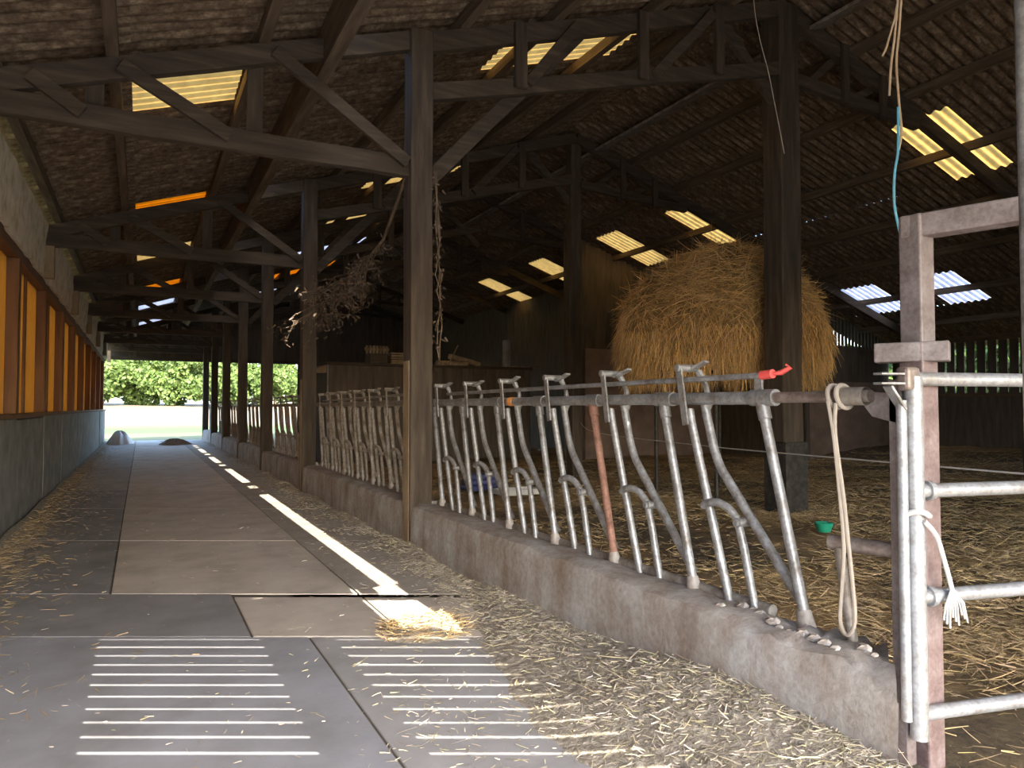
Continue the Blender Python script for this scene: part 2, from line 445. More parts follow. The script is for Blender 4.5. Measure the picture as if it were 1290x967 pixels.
# the slit added to cast the sun strip ends at Y 22.6: behind it the slope closes
lay_roof('corrugated roof slope between feed barrier and ridge', [(1.97,4.2,YE),(4.2,6.5,YE),(6.5,8.42,YE)], lightsB, YE)
lay_roof('corrugated roof slope from ridge down to the slatted wall', [(8.38,11.9,YE),(11.9,13.9,YE),(13.9,17.2,18.3),(17.2,18.9,18.3),(18.9,21.6,15.0)], lightsC, YE)
root = thing('ceiling', None, None); struct(root, 'sheets closing the added roof slit, with patches shading the trusses')
mej = sheet_mesh('corrugated_sheet', .34, .33, M['sheet'])
mec = MB().hexa([(0,0,0),(.34,0,.112),(.34,1,.112),(0,1,0),(0,0,.02),(.34,0,.132),(.34,1,.132),(0,1,.02)]).mesh('slit_shade_patch', M['sheet'])
for Yt in T[:4]:
    for da, db in ((-2.42,-1.34),(-.86,-.2)):
        o = link('slit_shade_patch', mec, root, (1.70, Yt+da, roof(1.70)+.03)); o.scale = (1, db-da, 1)  # patches added over the slit to keep sun off the trusses
for j in range(cell(23.2), cell(36.4)+1):
    link('corrugated_sheet', mej, root, (1.70, Y0+CW*j, roof(1.70)+.03))

# left wall: precast panels, posts, orange panes, limewashed fascia
wl = thing('wall_left', None, None); struct(wl, 'grey precast concrete side wall')
y = -0.6
while y < 35:
    y1 = min(y+2.9, 35.6)
    MB().box((XL-.22, y+.006, -.1), (XL+rnd.uniform(-.012,.012), y1-.006, 1.36+rnd.uniform(-.02,.02))).build('concrete_panel', M['wall_concrete'], wl, bevel=.012)
    y = y1
MB().box((XL-.28, -.6, 1.36), (XL+.03, 35.6, 1.42)).build('sill_plate', M['wood_brown'], wl, bevel=.01)
MB().box((XL-.25, -.6, 3.42), (XL-.03, 35.6, 3.82)).build('top_plate', M['wood_brown'], wl, bevel=.01)
posts_y = [-.5+2.9*i for i in range(13)]
for i, y in enumerate(posts_y):
    o = MB().beam((XL-.10, y, 1.42), (XL-.10, y, 3.42), .17, .20, up=(0,1,0), segs=4, wob=.004).build('wall_post', M['wood_brown'], wl, bevel=.01)
k = 0
for i in range(12):
    ya, yb = posts_y[i]+.09, posts_y[i+1]-.09
    ym = (ya+yb)/2
    k += 1
    wdw = thing('window_%d' % k, None, None, (XL-.16, ym, 1.42)); struct(wdw, 'orange translucent side panel above the concrete wall')
    hy = (yb-ya)/2
    for s in (-1, 1):
        MB().box((-.012, (-hy if s < 0 else .05), .0), (.004, (-.05 if s < 0 else hy), 2.0)).build('orange_pane', M['orange_pane'], wdw)
    MB().box((-.03, -.05, 0), (.04, .05, 2.0)).build('mullion', M['wood_brown'], wdw, bevel=.006)
# fascia with stubby vertical undulations
fz = grid_mesh('fascia', [0], [0], lambda x,y: 0, M['lime'])
v = []; f = []; ny = 240; nz = 6
for j in range(ny+1):
    yy = -.6+36.2*j/ny
    for i in range(nz+1):
        zz = 3.54+.78*i/nz
        v.append((XL-.02+.02*wav(yy*3,zz*7)+.05*(i/nz), yy, zz))
for j in range(ny):
    for i in range(nz):
        a = j*(nz+1)+i; f.append((a, a+1, a+nz+2, a+nz+1))
me = bpy.data.meshes.new('trim'); me.from_pydata(v, [], f); me.update(); me.materials.append(M['lime'])
o = link('trim_1', me); struct(o, 'pale limewashed band under the eaves')
sm = o.modifiers.new('thick', 'SOLIDIFY'); sm.thickness = .05

# right wall: dark boards below, spaced vertical slats above
wr = thing('wall_right', None, None); struct(wr, 'slatted side wall of the pen')
for i in range(12):
    MB().box((XR, -9+2.0*i+.01, -.2), (XR+.08, -9+2.0*i+1.99 if -9+2.0*i+1.99 < 14.6 else 14.6, 1.82)).build('lower_panel', M['board'], wr) if -9+2.0*i < 14.5 else None
MB().beam((XR+.02, -9, 1.86), (XR+.02, 14.6, 1.86), .12, .1).build('rail', M['wood_y'], wr)
MB().beam((XR+.02, -9, 3.44), (XR+.02, 14.6, 3.46), .14, .16).build('wall_plate', M['wood_y'], wr)
slm = MB().box((0,0,0),(.025,.225,1.62)).mesh('slat', M['board'])
y = -4.0
while y < 14.5:
    o = link('slat', slm, wr, (XR+.03, y+rnd.uniform(-.012,.012), 1.84)); y += .285
# step wall (boards and slats), then the brown wall
ws = thing('wall_back', None, None); struct(ws, 'rear wall of the wide pen with slats under the roof')
MB().box((17.4,14.6,-.2),(21.05,14.8,2.28)).build('wall_base', M['wall_brown'], ws, bevel=.02)
MB().box((17.4,14.62,2.28),(21.05,14.68,3.38)).build('board_panel', M['board'], ws)
x = 17.45
while x < 21:
    MB().box((x,14.6,3.30),(x+.10,14.63,roof(x)-.02)).build('slat', M['board'], ws); x += .155
MB().box((17.2,14.6,-.2),(17.4,18.2,roof(17.4)-.03)).build('return_panel', M['board'], ws)
wb = thing('wall_back', None, None); struct(wb, 'brown rendered wall behind the hay heap')
MB().box((11.8,18.0,-.2),(17.3,18.25,3.28)).build('wall_base', M['wall_brown'], wb, bevel=.02)
gaps = [(11.30,11.42,3.75,3.90),(11.48,12.05,3.78,3.98),(12.62,12.80,3.5,4.45),(13.38,13.58,3.55,4.6),(14.2,14.4,3.75,4.15),(14.2,14.36,4.4,4.6)]
x = 11.1
cuts = sorted({11.1,17.3}|{c for g_ in gaps for c in g_[:2]})
xs = []
for a, bb in zip(cuts[:-1], cuts[1:]):
    n = max(1, round((bb-a)/.22)); xs += [a+(bb-a)*i/n for i in range(n)]
xs.append(17.3)
for a, bb in zip(xs[:-1], xs[1:]):
    mid_x = (a+bb)/2; zb = 3.28 if a >= 11.8 else -.1; zt = roof(mid_x)-.05
    cut = sorted([(g_[2], g_[3]) for g_ in gaps if g_[0] <= mid_x <= g_[1]])
    z = zb
    for c0, c1 in cut+[(zt, zt)]:
        if c0-z > .03: MB().box((a+.002,18.05,z),(bb-.002,18.08,c0)).build('board', M['board'], wb)
        z = c1
# far end
wf = thing('wall_far', None, None); struct(wf, 'dark far gable above the open far end')
for a, bb, z0 in ((-1.4,1.7,3.75),(1.7,6.9,3.72),(6.9,9.0,-.1),(9.0,13.9,-.1)):
    n = int((bb-a)/.45)
    for i in range(n):
        xa, xb_ = a+(bb-a)*i/n, a+(bb-a)*(i+1)/n
        MB().box((xa,YE,z0),(xb_-.001,YE+.05,roof((xa+xb_)/2)+.05)).build('board', M['board'], wf)
MB().beam((-1.4,YE-.05,3.72),(6.9,YE-.05,3.72),.14,.16).build('lintel', M['wood_x'], wf)
wi = thing('wall_inner', None, None); struct(wi, 'dark board wall closing the rear of the barn')
for i in range(38):
    ya = 18.2+.485*i
    MB().box((13.9,ya+.003,-.1),(13.95,ya+.483,roof(13.9)+.03)).build('board', M['board'], wi)

# unseen front gable, added and skewed so its board gaps stripe the sun
wg = thing('wall_front_added', None, None); struct(wg, 'unseen boarded front gable added to stripe the sunlight')
def GP(X, z, off=0.0): return XD(X, -1.0-off, z)
def gable_box(xa, xb, z0, z1a, z1b, name='board'):
    th = .009 if name == 'slat' else .025
    p = [GP(xa,z0), GP(xb,z0), GP(xb,z0,th), GP(xa,z0,th), GP(xa,z1a), GP(xb,z1b), GP(xb,z1b,th), GP(xa,z1a,th)]
    MB().hexa(p).build(name, M['board'], wg)  # boards and slats of the added, unseen gable
for xa, xb in ((-1.8,-1.02),(-1.02,-.24),(.72,1.12)):
    gable_box(xa, xb, 3.1, roof(xa)+.02, roof(xb)+.02)
gable_box(-.24,.72,4.5,roof(-.24)+.04,roof(.72)+.04); gable_box(1.12,1.55,4.5,roof(1.12)+.04,roof(1.55)+.04)
for xa, xb in ((-.24,.72),(1.12,1.93)):
    for i in range(12):
        z = 3.17+.1205*i
        gable_box(xa-.03, xb+.03, z+rnd.uniform(-.004,.003), z+.098, z+.098, 'slat')
gable_box(1.55,1.95,5.24,5.33,5.33)  # added bar, casts the dark break across the sun patch
for xa, xb in ((-.24,.72),(1.12,1.93)): gable_box(xa-.04, xa+.015, 3.1, 4.6, 4.6); gable_box(xb-.015, xb+.04, 3.1, 4.6, 4.6)
x = 1.93
while x < 21.3:
    x1 = x+.6; 
    if x < RIDGE < x1: x1 = RIDGE
    gable_box(x, x1, 3.1 if x < 7.0 else -.1, roof(x)+.02, roof(x1)+.02); x = x1  # far boards run to the ground to darken the barn inside

# ================================================================== TIMBER FRAME
def frame_label(i): return ORD[i]
def lean_truss(i, Y):
    z0 = 4.1
    t = thing('passage_truss', '%s dark timber truss over the feed passage, counted from the tube gate' % ORD[i], 'truss', (XL,Y,z0-.1), 'passage trusses')
    def P(X, z): return (X-XL, 0, z-(z0-.1))
    tp = lambda X: roof(X)-.30
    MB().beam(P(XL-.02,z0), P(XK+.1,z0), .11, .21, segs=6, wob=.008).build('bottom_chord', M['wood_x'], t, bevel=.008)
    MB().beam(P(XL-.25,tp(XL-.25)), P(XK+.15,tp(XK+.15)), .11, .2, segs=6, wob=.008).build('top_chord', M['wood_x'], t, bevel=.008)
    for X in (-.42, .96):
        MB().beam((X-XL,.09,z0-.02-(z0-.1)), (X-XL,.09,roof(X)-.2-(z0-.1)), .15, .06, up=(0,1,0)).build('strut', M['wood_z'], t, bevel=.005)
    for (xa, za), (xb, zb) in (((-.22,tp(-.22)),(.72,z0)),((1.12,tp(1.12)),(2.5,z0+.03)),((-.5,z0),(-.9,tp(-.9)))):
        MB().beam((xa-XL,-.085,za-(z0-.1)), (xb-XL,-.085,zb-(z0-.1)), .06, .13).build('diagonal', M['wood_x'], t, bevel=.005)
    MB().beam(P(XL+.10,3.5), P(XL+.10,z0-.1), .13, .16, up=(0,1,0)).build('end_post', M['wood_pale'], t, bevel=.008)
    return t
def nave_truss(i, Y):
    t = thing('barn_truss', '%s dark timber truss of the high barn roof, counted from the tube gate' % ORD[i], 'truss', (XK,Y+.05,4.0), 'high roof trusses')
    def B(xa, za, xb, zb, wd, ht, name, dy=0.0, mat='wood_x', segs=3):
        MB().beam((xa-XK,dy,za-4), (xb-XK,dy,zb-4), wd, ht, segs=segs, wob=.008).build(name, M[mat], t, bevel=.008)
    lc = lambda X: 4.95+(X-2.6)*.27 if X <= RIDGE else 6.45-.05*(X-RIDGE)
    tp = lambda X: roof(X)-.32
    B(2.62, tp(2.62), RIDGE, tp(RIDGE), .12, .22, 'top_chord', segs=5)
    B(2.72, lc(2.72), 8.28, lc(8.28), .12, .19, 'lower_chord', segs=5)
    B(2.80, 4.02, 4.85, tp(4.85)-.02, .11, .17, 'knee_brace', .11)
    for X in (3.9, 5.7, 7.0):
        MB().beam((X-XK,-.1,lc(X)-4.05), (X-XK,-.1,tp(X)-3.9), .15, .06, up=(0,1,0)).build('strut', M['wood_z'], t)
    B(4.0, lc(4.0), 4.7, tp(4.7), .06, .13, 'diagonal', -.1); B(5.9, lc(5.9), 6.9, tp(6.9), .06, .14, 'diagonal', -.1)
    B(7.2, tp(7.2), 8.3, lc(8.3)-.5, .09, .15, 'diagonal', .1)
    xe = 20.9 if Y < 14 else (10.95 if Y < 18 else 13.8)
    B(RIDGE, tp(RIDGE), xe, tp(xe), .12, .22, 'top_chord', segs=6)
    xl = min(xe, 11.5); B(8.5, lc(8.5)-.05, xl, min(lc(xl)-.05, tp(xl)-.03), .12, .17, 'lower_chord', segs=4)
    X = 9.6
    while X < min(xe-1, 10.9):
        MB().beam((X-XK,-.1,lc(X)-4.2), (X-XK,-.1,tp(X)-3.9), .13, .06, up=(0,1,0)).build('strut', M['wood_z'], t)
        B(X-.75, lc(X)-.05, X+.05, tp(X), .06, .12, 'diagonal', .1)
        X += .9
    return t
for i, Y in enumerate(T):
    lean_truss(i, Y); nave_truss(i, Y)
# posts along the barrier, nave posts
for i, Y in enumerate(T):
    t = thing('barrier_post', '%s square timber post standing in the feed barrier line, counted from the tube gate' % ORD[i], 'post', (2.655, Y, 0), 'posts along the feed barrier')
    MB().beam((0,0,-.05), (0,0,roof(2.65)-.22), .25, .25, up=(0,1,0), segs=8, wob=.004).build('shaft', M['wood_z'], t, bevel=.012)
    MB().box((-.131,-.09,.02),(-.125,.09,2.0)).build('edge_board', M['wood_pale'], t) if i < 2 else None
for nm, X, Y, lb in (('a',8.4,7.5,'thick cracked timber post in front of the hay heap'),('b',8.4,13.25,'dark timber post beyond the hay heap near the bright wall gaps'),('c',15.0,7.5,'dark timber post of the wide pen under the low roof slope'),('d',15.0,13.25,'dark timber post behind the hay heap'),('e',20.6,13.9,'dark timber post by the corner of the slatted walls')):
    t = thing('barn_post', lb, 'post', (X,Y,0))
    s = .40 if nm == 'a' else .26
    MB().beam((0,0,-.15),(0,0,roof(X)-.25), s, s*.9, up=(0,1,0), segs=8, wob=.01).build('shaft', M['wood_z'], t, bevel=.02)
    if nm == 'a':
        MB().beam((0,-.02,-.1),(0,-.02,1.0), .45, .42, up=(0,1,0), segs=3, wob=.006).build('dark_sleeve', M['dark_steel'], t, bevel=.015)
# purlins
for i, X in enumerate((-1.18,-.28,1.02,1.665,3.2,4.45,5.95,7.3,9.9,11.2,12.9,14.6,16.1,17.9,19.6)):
    ye = YE if X < 13.5 else (18 if X < 17.2 else 14.6)
    ys = (-.7-SY*X)/CY
    ht = .46 if X == 1.665 else .15  # one purlin deepened to hide the added roof slit
    z = roof(X)-.055-ht/2
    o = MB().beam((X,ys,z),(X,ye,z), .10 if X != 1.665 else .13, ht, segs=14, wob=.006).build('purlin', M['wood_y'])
    where = ['next to the limewashed band','over the pale left part of the passage','over the middle of the passage','deep, hiding the roof slit added for the sun strip','above the barrier posts','under the lower edge of the high skylights','under the upper edge of the high skylights','below the ridge','just past the ridge','above the hay heap','across the yellow skylights beyond the ridge','between the two skylight rows of the low slope','above the white skylights','below the white skylights','over the slatted wall'][i]
    tag(o, 'long timber purlin '+where, 'purlin', 'roof purlins')
o = MB().beam((9.02,-3,roof(9.02)-.26),(9.02,YE,roof(9.02)-.26), .34, .05, up=(-.3,0,1)).build('ridge_light_strip', M['galv_dirty']); tag(o, 'grey metal strip standing in for bounced light below the ridge', 'strip')  # grey strip in place of light bounced along the ridge vent

# ================================================================== KERB AND FEED BARRIER
ends = [1.75]+[y for y in T]
def kerb(i, ya, yb):
    n = max(6, int((yb-ya)/.09)) if i < 2 else 12
    prof = [(.0,-.08),(.0,.10),(.005,.25),(.012,.40),(.03,.455),(.10,.475),(.22,.47),(.40,.45),(.43,.40),(.44,-.1)]
    v = []; f = []; m_ = len(prof)
    for j in range(n+1):
        y = ya+(yb-ya)*j/n
        for k, (a, z) in enumerate(prof):
            amp = .014 if i < 2 else .006
            e = amp*wav(y*4+k*.7, z*9+k) + (amp*.9*rnd.uniform(-1,1) if 3 <= k <= 7 else 0)
            if i == 0 and j > n-4: e *= .5
            dz = 0
            if i == 0 and y < 2.7 and 3 <= k < 9: dz = rnd.uniform(-.03,.012)
            sh = .40*(a/.44)*max(0, min(1, (2.5-y)/.84)) if i == 0 else 0
            v.append((a-.012+e*.7, y-ya+sh, z+e*.6+dz))
    for j in range(n):
        for k in range(m_-1):
            a = j*m_+k; f.append((a, a+1, a+m_+1, a+m_))
    f.append(tuple(range(m_-1,-1,-1))); f.append(tuple(n*m_+k for k in range(m_)))
    me = bpy.data.meshes.new('kerb'); me.from_pydata(v, [], f); me.update(); me.materials.append(M['kerb'])
    me.polygons.foreach_set('use_smooth', [True]*len(me.polygons)); me.set_sharp_from_angle(angle=math.radians(45))
    o = link('concrete_kerb', me, None, (XK, ya, 0))
    tag(o, '%s stained concrete kerb section under the feed barrier, counted from the tube gate' % ORD[i], 'kerb', 'kerb sections')
for i in range(len(ends)-1):
    kerb(i, ends[i] + (.13 if i else 0), ends[i+1]-.13)

for k in range(14):
    r_ = rnd.uniform(.015,.038); mb = MB(); ps = []
    for a_ in range(3):
        ps.append([Vector((math.cos(q_*1.257+a_*.4)*r_*(1,1.15,.6)[a_]*rnd.uniform(.75,1.15), math.sin(q_*1.257+a_*.4)*r_*(1,1.1,.6)[a_]*rnd.uniform(.75,1.15), r_*(0,.5,1.0)[a_]*.8)) for q_ in range(5)])
    mb.v = [tuple(q_) for p_ in ps for q_ in p_]
    mb.f = [(a_*5+q_, a_*5+(q_+1)%5, a_*5+5+(q_+1)%5, a_*5+5+q_) for a_ in range(2) for q_ in range(5)]+[(4,3,2,1,0),(10,11,12,13,14)]
    o = mb.build('concrete_crumb', M['kerb'])
    o.location = (rnd.uniform(2.64,2.78), 1.98+.065*k, .466)
    tag(o, 'broken concrete crumb lying on the kerb top near the gate', 'rubble', 'rubble on the kerb top')
# parts of one headlock bay, local origin: kerb top under the upright's head
KZ = .46
def arc(pts, n=6):
    out = []
    for a, bb, c in zip(pts[:-2:2], pts[1:-1:2], pts[2::2]):
        a, bb, c = Vector(a), Vector(bb), Vector(c)
        for k in range(n):
            s = k/n; out.append(a*(1-s)**2+bb*2*s*(1-s)+c*s*s)
    out.append(Vector(pts[-1])); return out
def unit_meshes(mat, seg):
    d = {}
    d['upright'] = MB().tube([(0,.005,1.08),(0,-.02,.98)], .034, seg).tube([(0,-.012,1.0),(0,-.26,0)], .026, seg).mesh('upright', mat, True)
    d['upright_foot'] = MB().tube([(0,-.24,.07),(0,-.262,-.02)], [.034,.046], seg).mesh('upright_foot', M['kerb'], True)
    d['stall_tube'] = MB().tube([(-.02,-.245,1.03),(-.02,-.26,.96),(0,-.53,-.01)], .024, seg).mesh('stall_tube', mat, True)
    d['yoke_stub'] = MB().tube([(-.03,-.375,.49)]+arc([(-.035,-.395,.505),(-.02,-.52,.56),(.0,-.60,.44)])+[(0,-.645,.30),(0,-.72,-.01)], [.02]*9+[.024]*1 if False else .022, seg).mesh('yoke_stub', mat, True)
    d['yoke_arm'] = MB().tube([(.045,-.30,1.06),(.05,-.325,.95)]+arc([(.05,-.345,.88),(.05,-.37,.78),(.05,-.42,.70)],4)+[(.05,-.97,.08)], .025, seg).mesh('yoke_arm', mat, True)
    d['pivot'] = MB().tube([(-.02,-.615,.43),(.08,-.615,.43)], .026, seg).tube([(-.035,-.615,.43),(-.02,-.615,.43)], .018, 6).mesh('pivot', mat, True)
    l = MB().beam((-.055,-.195,1.27),(-.06,-.255,.94), .045, .012, up=(1,0,0)).tube([(-.075,-.197,1.27),(.075,-.197,1.27)], .022, seg)
    l.tube([(.05,-.29,.98),(.065,-.31,1.06),(.085,-.27,1.16),(.07,-.22,1.25)], [.02,.026,.016,.024], 6)
    d['latch'] = l.mesh('latch', mat, True)
    d['latch_lever'] = MB().beam((.03,-.20,1.25),(.06,-.32,1.30), .05, .014).mesh('latch_lever', mat)
    d['rail_sleeve'] = MB().tube([(0,.07,1.09),(0,-.09,1.09)], .043, seg+2).mesh('rail_sleeve', mat, True)
    return d
near_m = unit_meshes(M['galv'], 12); far_m = unit_meshes(M['galv_dirty'], 8)
PITCH = .772
def barrier(i, ya, yb, n, start):
    near = i == 0; mats = near_m if near else far_m; mt = M['galv'] if near else M['galv_dirty']
    extra = ', bright tubes and a red lock end' if i == 0 else ''
    t = thing('feed_barrier', '%s headlock feed barrier panel from the tube gate%s' % (ORD[i], extra), 'feed barrier', (XB, start, KZ), 'headlock barrier panels')
    y0, y1 = ya-start, yb-start
    MB().tube([(0,y0,1.09),(0,y1,1.09)], .036, 12).build('top_rail', mt, t, True)
    MB().tube([(.03,y0+.02,.01),(.03,y1,.01)], .032, 10).build('bottom_rail', M['galv_dirty'], t, True)
    MB().tube([(.0,(y0 if i else -.02),1.205),(.0,y1-.3,1.18 if i == 0 else 1.15)], .016, 8).build('lock_bar', mt, t, True)
    for k in range(n):
        made = {}
        for nm, me in mats.items():
            if nm != 'upright' and nm != 'rail_sleeve' and nm != 'upright_foot' and k == 0: continue
            if nm in ('latch_lever','pivot','upright_foot') and i > 2: continue
            sub = {'upright_foot':'upright','rail_sleeve':'upright','pivot':'yoke_stub','latch_lever':'latch'}.get(nm)
            o = link(nm, me, made[sub]) if sub else link(nm, me, t, (0, PITCH*k+rnd.uniform(-.006,.006), 0))
            made[nm] = o
            if nm == 'upright' and i == 0 and k == 2:
                o.material_slots[0].link = 'OBJECT'; o.material_slots[0].material = M['rust']; o['label'] = 'rusty red upright tube'
            if nm == 'latch_lever':
                o.rotation_euler = (rnd.uniform(-.02,.02),0,0)
    return t
b0 = barrier(0, 2.62, 7.22, 7, 2.67)
MB().tube([(0,.0,1.205),(0,-.075,1.21)], .024, 10).build('lock_end', M['red'], b0, True)['label'] = 'red lock bar end'
MB().tube([(.0,-.075,1.21),(.02,-.11,1.215),(.04,-.15,1.24),(.03,-.13,1.255)], [.008,.014,.012,.006], 6).build('lock_tab', M['red'], b0, True)
MB().beam((0,.02,1.06),(0,.02,1.22), .012, .05).build('lock_bracket', M['galv'], b0)
MB().tube([(0,PITCH*4-.27,1.09),(0,PITCH*4-.35,1.09)], .039, 12).build('tape_band', M['orange_tape'], b0, True)
MB().tube([(0,-.05,1.09),(0,-.62,1.09)], .028, 12, cap=False).build('rail_extension', M['pipe_brown'], b0, True)
MB().tube([(0,-.48,1.09),(0,-.60,1.09)], .041, 14, cap=False).build('end_collar', M['galv_dirty'], b0, True)
MB().hexa([(.03,-.60,1.0),(.03,-.72,.97),(.045,-.72,.97),(.045,-.60,1.0),(.03,-.50,1.12),(.03,-.72,1.10),(.045,-.72,1.10),(.045,-.50,1.12)]).build('gusset_plate', M['paint_steel'], b0, bevel=.004)
for i in range(1, 7):
    ya, yb = T[i-1]+.16, T[i]-.14
    n = int((yb-ya-.35)/PITCH)+1
    st = yb-.05-PITCH*(n-1)
    bt = barrier(i, ya, yb, n, st)
    if i == 1:
        MB().tube([(0,ya-st+.02,1.17),(0,ya-st+.02,1.29)], .035, 8).build('lock_end', M['dark_steel'], bt, True)
        MB().beam((-.04,ya-st,1.10),(-.04,ya-st,1.19), .05, .03, up=(0,1,0)).build('yellow_tag', M['yellow'], bt)
# short stub rail by the gate
st = thing('stub_rail', 'short brown stub rail on a slanted tube next to the gate post', 'rail', (XB+.02, 2.17, .44))
MB().tube([(0,0,-.02),(-.01,.06,.42)], .024, 10).build('leg', M['galv_dirty'], st, True)
MB().tube([(-.01,.11,.44),(.06,-.17,.44)], .035, 12).build('bar', M['pipe_brown'], st, True)

# ================================================================== GATE AND PORTAL
GX, GY = 2.92, 1.97
pt = thing('gate_portal', 'purple grey welded steel portal frame beside the kerb end', 'gate frame', (GX+.09, GY-.02, 0))
MB().box((-.055,-.055,-.15),(.055,.055,1.78)).build('column', M['column_steel'], pt, bevel=.008)
MB().box((-.05,-.05,1.60),(.05,.05,2.34)).build('upper_column', M['paint_steel'], pt, bevel=.008)
MB().beam((-.015,.05,2.29),(.36,-1.15,2.29), .1, .1).build('lintel', M['paint_steel'], pt, bevel=.008)
MB().beam((-.09,.14,1.74),(.05,-.11,1.74), .12, .085).build('cross_block', M['paint_steel'], pt, bevel=.006)
MB().box((-.15,-.02,.0),(-.09,.04,1.62)).build('side_flat', M['paint_steel'], pt, bevel=.004)
MB().box((.31,-1.2,-.15),(.41,-1.1,2.34)).build('second_column', M['paint_steel'], pt, bevel=.008)
gt = thing('tube_gate', 'galvanised tube gate with four horizontal bars and a white frayed rope', 'gate', (GX, GY, .13))
gd = Vector((.977,-.215,0)).normalized()
gate_n = Vector((gd.y, -gd.x, 0))*0.085      # gate stands on the camera side of the column
def gp(s, z): q = gd*s+gate_n; return (q.x, q.y, z)
MB().tube([gp(-.02,0),gp(-.02,1.50)], .036, 14).build('hinge_stile', M['galv_bright'], gt, True)
q0 = gp(-.082,.08); q1 = gp(-.082,1.40)
MB().tube([q0,q1], .021, 12).build('latch_tube', M['galv_bright'], gt, True)
for z in (.10,.58,1.02,1.49):
    MB().tube([gp(-.01,z),gp(2.3,z)], .030, 12).build('bar', M['galv_bright'], gt, True)
MB().tube([gp(2.3,0),gp(2.3,1.5)], .034, 12).build('end_stile', M['galv_bright'], gt, True)
for dz in (1.47,1.51):
    MB().beam(gp(-.20,dz),gp(-.03,dz-.0), .05, .010).build('latch_plate', M['galv'], gt, bevel=.003)
MB().beam(gp(-.15,1.46),gp(-.075,1.36), .05, .012).build('brace_plate', M['galv'], gt, bevel=.003)
MB().box((gp(-.09,1.45)[0],gp(-.05,1.45)[1]-.03,1.44),(gp(.0,1.53)[0],gp(-.05,1.45)[1]+.03,1.54)).build('corner_block', M['pipe_brown'], gt, bevel=.015)
for z in (1.02,.58): MB().tube([gp(.035,z),gp(.06,z)], .042, 12).build('bar_collar', M['galv_bright'], gt, True)
pole = MB().tube([(0,0,-.1),(0,0,3.2)], .032, 10).build('steel_pole', M['galv'], None, True)
pp = at(1304,513,2.3); pole.location = (pp.x, pp.y, 0); tag(pole, 'upright galvanised steel pole beside the portal frame', 'pole')

# ropes
def rope(name, pts, r, mat, label, cat='rope', seg=7, parent=None):
    P = [Vector(p) for p in pts]; out = []
    for k in range(len(P)-1):
        a = P[max(k-1,0)]; b_ = P[k]; c = P[k+1]; d = P[min(k+2,len(P)-1)]
        for s in (0,.25,.5,.75):
            out.append(.5*((2*b_)+(c-a)*s+(2*a-5*b_+4*c-d)*s*s+(3*b_-a-3*c+d)*s**3))
    out.append(P[-1])
    o = MB().tube(out, r, seg).build(name, mat, parent, True)
    if label: tag(o, label, cat)
    return o
rl = thing('hemp_rope', 'pale rope looped over the barrier rail end and hanging in a long loop', 'rope', (XB, 2.2, 1.5))
yr = 2.23-2.2
for k in range(2):
    yy = yr-.045*k
    MB().tube([(.052*math.cos(a),yy+.012*math.sin(a),.05+.052*math.sin(a)) for a in np.linspace(0,2*math.pi,20)[:-1]], .011, 8, closed=True).build('coil', M['rope'], rl, True)
rope('strand', [(-.052,yr,.03),(-.055,yr-.03,-.12),(-.05,yr-.05,-.35),(-.055,yr-.075,-.62),(-.055,yr-.06,-.82),(-.06,yr-.055,-.95),(-.06,yr-.09,-1.0),(-.055,yr-.125,-.93),(-.05,yr-.11,-.75),(-.045,yr-.09,-.6)], .009, M['rope'], None, parent=rl)
rope('strand', [(-.05,yr-.04,.02),(-.05,yr-.035,-.12),(-.045,yr-.07,-.4),(-.045,yr-.09,-.6)], .009, M['rope'], None, parent=rl)
q = gp(.04,.72)
wr_ = thing('frayed_rope', 'frayed white rope tied round the gate stile', 'rope', (GX,GY,.13))
rope('strand', [(q[0]-.065,q[1]-.03,.90),(q[0]-.02,q[1]-.05,.84),(q[0]+.02,q[1]-.055,.74),(q[0]+.06,q[1]-.06,.62),(q[0]+.075,q[1]-.06,.56)], .010, M['rope_white'], None, parent=wr_)
fr = MB()
for k in range(9):
    a = (k-4)*.02
    fr.tube([(q[0]+.06,q[1]-.06,.62),(q[0]+.075+a*.8,q[1]-.062,.55),(q[0]+.085+a*1.2,q[1]-.06+a*.1,.50-.02*(k%3))], .004, 5)
fr.build('frayed_end', M['rope_white'], wr_, True)
fr2 = MB()
q = gp(-.02,.98)
fr2.tube([(q[0]+.05*math.cos(a),q[1]+.05*math.sin(a),.93+.012*math.sin(2*a)) for a in np.linspace(0,2*math.pi,16)[:-1]], .012, 7, closed=True)
o = fr2.build('rope_tie', M['rope_white'], None, True); o.location = (GX,GY,.13); tag(o, 'white rope tie wrapped round the gate stile below the second bar', 'rope')
# hanging twine
D0 = 4.3
tw = thing('hanging_twine', 'tan baler twine with a blue end hanging from the roof in front of the skylights', 'twine', tuple(at(1138,-60,D0)))
base = at(1138,-60,D0)
def tl(px, py): return tuple(at(px,py,D0)-base)
rope('strand', [tl(1150,-330),tl(1146,-60),tl(1142,20),tl(1137,70),tl(1139,120),tl(1142,160),tl(1138,185)], .007, M['rope_tan'], None, parent=tw)
rope('strand', [tl(1150,-330),tl(1143,-60),tl(1136,30),tl(1130,75),tl(1127,115)], .007, M['rope_tan'], None, parent=tw)
rope('strand', [tl(1138,-300),tl(1142,-40),tl(1128,40),tl(1119,64)], .006, M['rope_tan'], None, parent=tw)
rope('blue_strand', [tl(1138,130),tl(1137,185),tl(1132,215),tl(1131,255),tl(1137,290)], .008, M['rope_blue'], None, parent=tw)
a0 = at(955,-40,6.9)
rope('thin_wire', [at(950,-120,6.9),at(955,-10,6.9),at(962,40,6.9),at(973,85,6.9),at(983,140,6.9),at(992,190,7.0)], .004, M['rope'], 'thin pale string dangling in front of the thick cracked post', 'string', 5)
